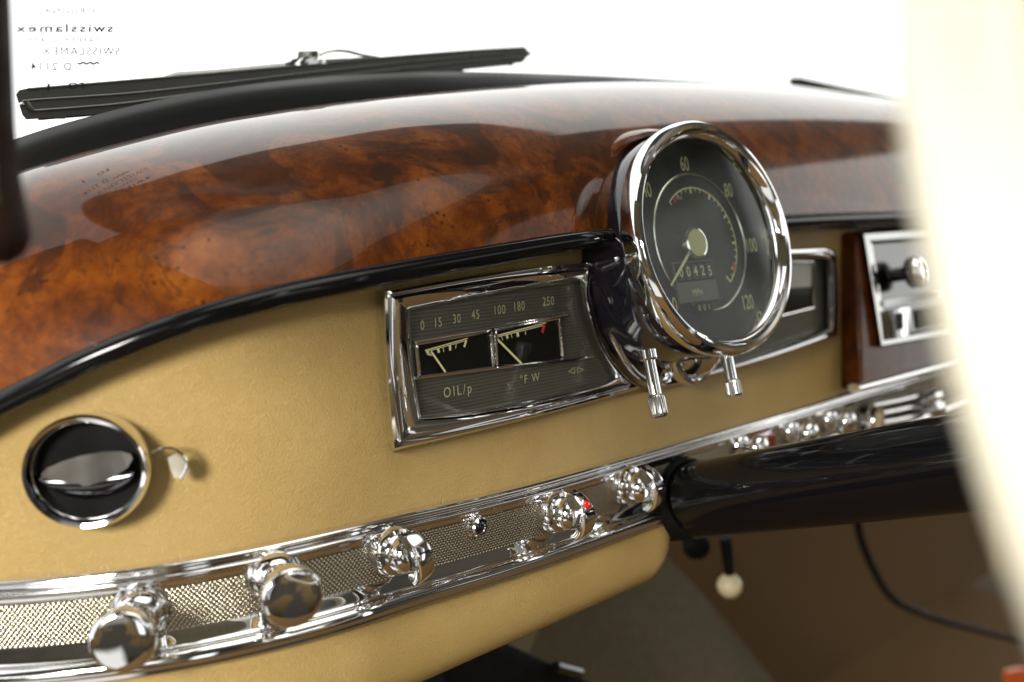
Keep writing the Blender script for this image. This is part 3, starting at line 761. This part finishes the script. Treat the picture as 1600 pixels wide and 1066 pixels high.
# louvre: half-dome flap, lit lower shell with a flat top edge
def vp(u, v_, h): return VO + va*(u*sx) + vb*(v_*sy) + vn*h
rows = []
for i in range(24):
    a = pi + pi*i/23; row = []
    for j in range(12):
        t_ = j/11; row.append(vp(.0225*cos(a)*(1-.0*t_), -.0015 + .0175*sin(a)*(t_), .010 - .010*(t_**3) + .002*sin(pi*t_)))
    rows.append(row)
fl = mk('louvre', *grid(rows), plain('dark_vent_metal', (.10, .10, .11), .15, 1), vent, 60)
edge = [vp(.0225*cos(pi+pi*i/30), -.0015+.0175*sin(pi+pi*i/30), .002) for i in range(31)]
mk('louvre_rim', *tube(edge, .0020, 10), CHROME, fl)
mk('louvre_bar', *strip_on([vp(-.0212, -.0012, .0104), vp(-.018, -.0016, .0108), vp(-.010, -.0012, .0112), vp(0, .0006, .0114), vp(.010, .0026, .0112), vp(.018, .0048, .0108), vp(.0215, .0062, .0104)], [.0025, .008, .0125, .0138, .0125, .008, .0025], vn), plain('grey_vent_metal', (.62, .62, .61), .2, 1), fl, 0)
# thumb lever at the right
lv = cat2([(238, 708), (255, 700), (275, 702), (290, 716), (292, 730), (284, 747)], 24)
mk('lever', *tube([onplane(x, y, VO + vn*.008, vn) for x, y in lv], [.0010]*24, 10, flat=.8), WORN, vent)
tab = [onplane(x, y, VO + vn*.0085, vn) for x, y in [(262, 716), (275, 709), (291, 722), (295, 736), (287, 748), (272, 747), (266, 732)]]
mk('lever_tab', *prism(tab, -vn*.0012), plain('satin_lever_metal', (.70, .66, .56), .38, 1), vent, 30)

# ================================================================== CONSOLE + RADIO
con = thing('centre_console', 'shaded burl walnut console box holding the radio at the right', 'console', at(1385, 480, -.02))
def cy(z): return -.012 - .16*(.03 - z) if z < .03 else -.012
fr_ = [at(1342, 366, -.012), at(1700, 330, -.012), at(1790, 520, -.026), at(1345, 606, -.030)]
bk_ = [at(1312, 362, .0), at(1700, 320, .02), at(1760, 520, .02), at(1313, 610, .0)]
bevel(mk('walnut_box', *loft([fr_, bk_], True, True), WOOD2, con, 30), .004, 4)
cn = (fr_[1]-fr_[0]).cross(fr_[3]-fr_[0]).normalized()
if cn.y > 0: cn = -cn
def cp_(px, py, h): return onplane(px, py, fr_[0] + cn*h, cn)
rad = thing('radio', 'chrome faced car radio with round tuning knob set in the walnut console', 'radio', cp_(1420, 450, 0))
mk('bezel', *loft([[cp_(x, y, h) for x, y in q] for q, h in (([(1348, 363), (1620, 345), (1620, 500), (1376, 543)], .0), ([(1350, 366), (1620, 348), (1620, 497), (1378, 540)], .005), ([(1358, 376), (1620, 358), (1620, 488), (1384, 532)], .005), ([(1364, 384), (1620, 366), (1620, 480), (1388, 524)], .001))]), plain('radio_frame_chrome', (.42, .42, .41), .10, 1), rad, 25)
mk('face_plate', *prism([cp_(x, y, .002) for x, y in [(1362, 382), (1625, 362), (1625, 482), (1388, 527)]], -cn*.002), plain('radio_face', (.13, .13, .13), .12, 1), rad, 0)
kc = cp_(1400, 430, .0); kk = dict(o=kc, a=Xv, b=(Zv - cn*Zv.dot(cn)).normalized(), n=cn, seg=48)
mk('tuning_knob', *lathe([(.006, .0), (.006, .010), (.012, .012), (.0135, .014), (.0135, .020), (.012, .023), (.007, .024), (.0065, .023)], **kk), BLACK, rad, 35)
mk('knob_ring', *lathe([(.0132, .0205), (.0142, .022), (.0118, .0255), (.0075, .0262), (.0070, .0248)], **kk), CHROME, rad, 35)
mk('knob_centre', *lathe([(.0068, .024), (.0001, .025)], **kk), BLACK, rad, 35)
b1 = mk('push_key', *prism([cp_(x, y, .010) for x, y in [(1394, 484), (1422, 478), (1424, 524), (1398, 530)]], -cn*.010, .001), CHROME, rad, 30)
mk('key_window', *prism([cp_(x, y, .0108) for x, y in [(1400, 490), (1411, 488), (1412, 514), (1403, 516)]], -cn*.001), VOID, b1, 30)
mk('dial_window', *prism([cp_(x, y, .004) for x, y in [(1432, 484), (1600, 450), (1600, 480), (1436, 514)]], -cn*.001), VOID, rad, 30)
mk('radio_bar', *prism([cp_(x, y, .006) for x, y in [(1380, 470), (1620, 425), (1620, 436), (1382, 480)]], -cn*.004, .0008), CHROME, rad, 30)
# chrome sill below console
mk('console_sill', *tube([at(x, y, -.034) for x, y in [(1334, 607), (1400, 590), (1465, 573), (1600, 536)]], .0055, 12, flat=.7), WORN, con)
# trim bar tucked below the wood at right
tb = [at(x, y, -.012) for x, y in [(1222, 354), (1300, 351), (1410, 347), (1600, 342)]]
mk('lower_trim_bar', *tube(tb, .0048, 12, flat=.8), plain('dark_chrome', (.25, .25, .26), .08, 1), dash)
# ashtray / heater slides at far right
hs = thing('heater_slides', 'stacked chrome heater slide levers below the walnut console', 'heater control', at(1420, 640, -.01))
mk('slot_plate', *prism([at(x, y, -.006) for x, y in [(1352, 640), (1600, 575), (1600, 660), (1352, 668)]], (0, .006, 0)), VOID, hs, 30)
for a_, b_ in (((1362, 634), (1440, 617)), ((1364, 648), (1440, 632)), ((1366, 662), (1440, 648))):
    mk('slide_rail', *tube([at(*a_, -.012), at((a_[0]+b_[0])/2, (a_[1]+b_[1])/2+1, -.014), at(*b_, -.012)], .0032, 10), STEEL, hs)
for (x, y) in ((1452, 622), (1456, 640)):
    c_ = at(x, y, -.02); mk('slide_knob', *tube([c_ + Xv*-.012, c_, c_ + Xv*.016, c_ + Xv*.024], [.004, .006, .0075, .003], 14), CHROME, hs)

# ================================================================== STEERING COLUMN + WHEEL
CB = Vector((.565, -.012, -.183)); CD_ = Vector((-.036, -.195, .057)).normalized(); WD_ = Vector((-.089, -.205, .065)).normalized(); nW0 = (WD_ + Vector((.13728, 0, .09686))).normalized(); WC = Vector((.3394, -.4283, -.0419))
colm = thing('steering_column', 'glossy black steering column tube running from the strip towards the right', 'steering column', CB)
L_ = (WC-CB).length
ca = CD_.cross(Zv).normalized(); cb = ca.cross(CD_).normalized()
b0 = CB - CD_*.0
kwc = dict(o=b0, a=ca, b=cb, n=CD_, seg=64)
mk('column_tube', *lathe([(.0235, -.05), (.0238, .0), (.0240, .02), (.0240, .10), (.0240, .285)], **kwc), COLB, colm, 60)
mk('column_socket', *lathe([(.0275, -.05), (.0278, -.002), (.0268, .003), (.0250, .004), (.0245, .0)], **kwc), RUBBER, colm, 40)
under = [b0 + CD_*t_ - cb*.0075 for t_ in (-.02, .05, .15, .285)]
mk('lower_shroud', *tube(under, .0200, 24), COLB, colm)
mk('column_shaft', *tube([b0 + CD_*.28, b0 + CD_*.31, WC - nW0*.05], .017, 20), COLB, colm)
# scuffs
mb = MB()
for k in range(9):
    t_ = .03 + .020*k + random.uniform(-.01, .01); a0 = radians(random.uniform(95, 150))
    pts = [b0 + CD_*(t_ + j*.004*random.uniform(.8, 1.2)) + (ca*cos(a0+j*.02) + cb*sin(a0+j*.02))*.02406 for j in range(6)]
    mb.add(*strip_on(pts, .00025, (ca*cos(a0)+cb*sin(a0))))
mb.mk('scuffs', GREYLINE, colm, 0)
nW = (WD_ + Vector((.13728, 0, .09686))).normalized()
e1 = Zv.cross(nW).normalized(); e2 = nW.cross(e1)
whl = thing('steering_wheel', 'large ivory steering wheel rim crossing close in front at the right edge', 'steering wheel', WC)
rimpts = [WC + (e1*cos(2*pi*k/160) + e2*sin(2*pi*k/160))*.2014 for k in range(160)]
mk('rim', *tube(rimpts, .0123, 32, closed=True, up=nW), IVORY, whl, 60)
mk('hub_pad', *lathe([(.018, -.06), (.034, -.04), (.046, -.010), (.044, .004), (.032, .010), (.0001, .013)], o=WC, a=e1, b=e2, n=nW, seg=48), IVORY, whl, 50)
inner = WC
for k in range(2):
    a_ = pi + .0 + pi*k; dirv = e1*cos(a_) + e2*sin(a_)
    mk('spoke', *tube([WC + dirv*.03 - nW*.012, WC + dirv*.12 - nW*.012, WC + dirv*.198], [.014, .010, .009], 16, up=nW, flat=.5), IVORY, whl)
hr = [WC - nW*.006 + (e1*cos(2*pi*k/120) + e2*sin(2*pi*k/120))*.118 for k in range(120)]
mk('horn_ring', *tube(hr, .0035, 12, closed=True, up=nW), CHROME, whl, 60)

# ================================================================== FOOTWELL THINGS
lp = at(1140, 915, .10)
t = thing('pull_lever', 'cream ball on a short black lever hanging below the column', 'lever', lp)
mk('rod', *tube([at(1133, 840, .10), at(1137, 872, .10), at(1140, 902, .10)], [.0058, .0052, .0045], 12), RUBBER, t)
mk('ball', *lathe([(.0001, -.0115), (.006, -.0102), (.0105, -.005), (.0118, 0), (.0105, .005), (.006, .0102), (.0001, .0115)], o=lp, seg=32), CREAM, t, 60)
kb = at(1088, 850, .12)
tag(mk('dark_knob', *lathe([(.0001, -.014), (.008, -.012), (.0125, -.006), (.0125, .004), (.008, .012), (.0001, .014)], o=kb, seg=28), RUBBER, None, 60), 'dark round knob half hidden under the black column', 'knob')
cb_ = [at(x, y, .15) for x, y in cat2([(1335, 790), (1345, 840), (1365, 890), (1395, 935), (1450, 962), (1530, 985), (1620, 1008), (1700, 1030)], 40)]
tag(mk('cable', *tube(cb_, .0048, 10), RUBBER, None), 'thin black cable curving down across the dark brown footwell', 'cable')
tag(mk('orange_tag', *prism([at(x, y, .2) for x, y in [(1576, 1050), (1600, 1044), (1640, 1050), (1640, 1100), (1580, 1100)]], (0, .01, 0), .002), ORANGE, None, 30), 'bright orange object cut off at the lower right corner', 'tag')
ped = thing('pedal', 'black pedal arm showing below the tan pad', 'pedal', at(830, 1040, .16))
mk('pedal_arm', *prism([at(x, y, .16) for x, y in [(690, 1022), (735, 1002), (775, 998), (830, 1022), (870, 1040), (930, 1070), (960, 1120), (700, 1120)]], (0, .03, 0), .003), RUBBER, ped, 40)
mk('pedal_pin', *tube([at(868, 1042, .155), at(905, 1052, .155)], .005, 14), BLACK, ped)
fl_ = at(1360, 1150, .2)
tag(mk('black_boot', *lathe([(.06, -.05), (.052, .0), (.046, .020), (.030, .036), (.0001, .040)], o=fl_ + Vector((0, 0, -.005)), seg=40), RUBBER, None, 60), 'black rounded boot rising at the bottom edge of the footwell', 'boot')

# ================================================================== WINDSHIELD, GASKET, WIPERS, PILLAR
def wy(X, Z): return .235 - .55*(X-.62)**2 - .95*(Z-.05)
def wp(px, py, d=0.):
    r = ray(px, py); lo, hi = .03, 3.
    for _ in range(50):
        m = (lo+hi)/2; p = CAM + r*m
        if p.y - (wy(p.x, p.z)+d) > 0: hi = m
        else: lo = m
    return CAM + r*lo
ws = thing('windshield', 'clear windshield with mirrored maker lettering in its upper left', 'windshield', (.6, .2, .06))
rows = [[Vector((X, wy(X, z), z)) for z in [.035 + .03*j for j in range(14)]] for X in [.02 + .07*i for i in range(24)]]
mk('glass', *grid(rows), WGLASS, ws, 60)
def wtext(s, px, py, width, height, bold=0.):
    o = wp(px, py, -.0005)
    a = (wp(px+12, py) - wp(px-12, py))/24; b = (wp(px, py-8) - wp(px, py+8))/16
    t = text('lettering', s, o, -a, b, 14., GINK, ws, 1., ext=0, spacing=1.25 if s != '~~~' else .8, bold=bold)   # mirrored: it reads from outside
    me = t.data; loc = [v.co - o for v in me.vertices]
    aa, ab, bb = a.dot(a), a.dot(b), b.dot(b); D_ = aa*bb - ab*ab
    u = [(c.dot(a)*bb - c.dot(b)*ab)/D_ for c in loc]; w_ = [(c.dot(b)*aa - c.dot(a)*ab)/D_ for c in loc]
    wu = max(u)-min(u); wh = max(w_)-min(w_); mu = (max(u)+min(u))/2; mw = (max(w_)+min(w_))/2
    for v, x_, y_ in zip(me.vertices, u, w_): v.co = o + a*((x_-mu)*width/wu) + b*((y_-mw)*height/wh)
wtext('ORIGINAL', 104, 17, 90, 9); wtext('swisslamex', 104, 44, 152, 13, .02); wtext('SAFETY GLASS', 101, 63, 110, 8)
wtext('SWISSLAMEX', 129, 80, 120, 12); wtext('D 2114', 80, 104, 62, 12, .004); wtext('~~~', 138, 99, 34, 5, .01)
wtext('1', 76, 136, 4, 10, .02); wtext('FO', 119, 134, 24, 10, .03)
# rubber gasket / scuttle
gp = [(-60, 262), (-20, 236), (25, 217), (100, 193), (200, 167), (300, 146), (400, 131), (500, 121), (620, 114), (720, 112), (850, 115), (950, 119), (1060, 125), (1160, 131), (1250, 140)]
gt = [at(x, y, .165) for x, y in cat2(gp, 60)]
rows = []
for p_ in gt: rows.append([p_ + Vector((0, -.035, -.05)), p_ + Vector((0, -.030, -.022)), p_ + Vector((0, -.012, -.006)), p_ + Vector((0, 0, 0)), p_ + Vector((0, .012, -.003)), p_ + Vector((0, .02, -.05))])
gsk = mk('windshield_seal', *grid(rows), plain('smooth_black_rubber', (.004, .0045, .004), .45, spec=.12, scale=60), None, 60)
tag(gsk, 'black rubber seal along the lower edge of the windshield', 'windshield seal')
def W2(px, py, d=0.): return at(px, py, .215 + d)
wip = thing('windshield_wiper', 'long black wiper blade with chrome clip resting across the windshield at left', 'wiper', W2(430, 120), None, 'windshield wipers')
poly = [(25, 148), (30, 141), (44, 138), (150, 129), (257, 120), (360, 110), (463, 102), (540, 96), (584, 90), (660, 84), (733, 78), (820, 73), (826, 80), (832, 84), (824, 89), (817, 98), (803, 100), (800, 104), (792, 103), (722, 110), (600, 124), (500, 135), (400, 148), (300, 162), (199, 175), (105, 182), (101, 186), (90, 186), (86, 184), (41, 187), (35, 180)]
fr2 = [W2(x, y) for x, y in poly]; bk2 = [W2(x, y, .012) for x, y in poly]
mk('blade', *loft([fr2, bk2], True, True), DKGREY, wip, 30)
for pts_, r_, m_ in (([(34, 158), (52, 156), (200, 146), (330, 132), (463, 116), (600, 101), (740, 88), (822, 80)], .0007, GREYLINE), ([(52, 173), (120, 168), (197, 161), (330, 143), (463, 126), (600, 111), (740, 96), (818, 92)], .0008, GREYLINE), ([(52, 173), (46, 166), (42, 159)], .0014, GREYLINE), ([(44, 139), (257, 121), (463, 103), (584, 91), (733, 79), (818, 74)], .0006, GREYLINE)):
    mk('blade_rib', *tube([W2(x, y, -.0005) for x, y in cat2(pts_, 30)], r_, 8), m_, wip)
mk('rubber_lip', *tube([W2(x, y, .004) for x, y in cat2([(60, 184), (200, 172), (400, 146), (600, 121), (722, 110)], 30)], .0016, 8), RUBBER, wip)
mk('rivet', *lathe([(.0016, 0), (.0013, -.001), (.0001, -.0014)], o=W2(34, 163), a=Xv, b=Zv, n=Yv, seg=16), CHROME, wip)
mk('chrome_spine', *tube([W2(x, y, .003) for x, y in [(258, 120), (275, 117), (340, 112), (430, 104), (500, 97), (585, 90)]], [.0006, .0016, .0015, .0018, .0018, .0008], 10), CHROME, wip)
mk('clip', *prism([W2(x, y, -.001) for x, y in [(447, 98), (452, 93), (464, 91), (466, 80), (496, 79), (500, 84), (499, 93), (508, 92), (510, 100), (450, 103)]], (0, .008, 0), .0006), CHROME, wip, 30)
mk('arm', *tube([W2(x, y, .006) for x, y in cat2([(500, 86), (515, 80), (540, 80), (565, 86), (590, 90)], 16)], .0016, 10, flat=.8), CHROME, wip)
mk('clip_pin', *lathe([(.0018, 0), (.0015, -.0016), (.0001, -.002)], o=W2(481, 88, -.001), a=Xv, b=Zv, n=Yv, seg=16), STEEL, wip)
def W3(px, py, d=0.): return at(px, py, .26 + d)
w3 = thing('windshield_wiper', 'short dark end of the second wiper blade, at right beyond the speedometer', 'wiper', W3(1310, 138), None, 'windshield wipers')
poly = [(1232, 125), (1237, 121), (1250, 121), (1320, 136), (1394, 151), (1430, 158), (1430, 164), (1390, 156), (1310, 143), (1240, 134), (1233, 131)]
mk('blade', *loft([[W3(x, y) for x, y in poly], [W3(x, y, .014) for x, y in poly]], True, True), RUBBER, w3, 30)
mk('blade_rib', *tube([W3(x, y, -.0005) for x, y in [(1236, 133), (1310, 143), (1390, 156)]], .0012, 8), plain('yellowed_rubber', (.25, .24, .15), .5), w3)
# pillar at far left
pil = thing('door_pillar', 'dark brown pillar trim running up the left edge', 'pillar', at(0, 200, .0))
pc = [at(x, y, -.075) for x, y in cat2([(-46, -160), (-37, 0), (-31, 150), (-25, 270), (-16, 340), (-8, 380), (-6, 398), (-6, 412)], 40)]
mk('pillar_trim', *tube(pc, [.0096]*24 + [.0096 + .00012*i for i in range(12)] + [.0108, .0101, .0082, .0042], 24, up=Yv), DARKWOODP, pil, 50)
ft = at(2, 372, .028)
v, f = box(Vector((-.12, -.42, .355)), Vector((.012, 0, 0)), Vector((-.03, .52, 0)), Vector((0, 0, .24)))
bevel(mk('shade_slab', v, f, OLIVE, pil, 30), .01)  # unseen slab added to keep the door light off the upper dash
mk('pillar_welt', *tube([p_ + Vector((-.003, -.008, 0)) for p_ in pc[:34]], .004, 14, up=Yv), OLIVE, pil, 50)
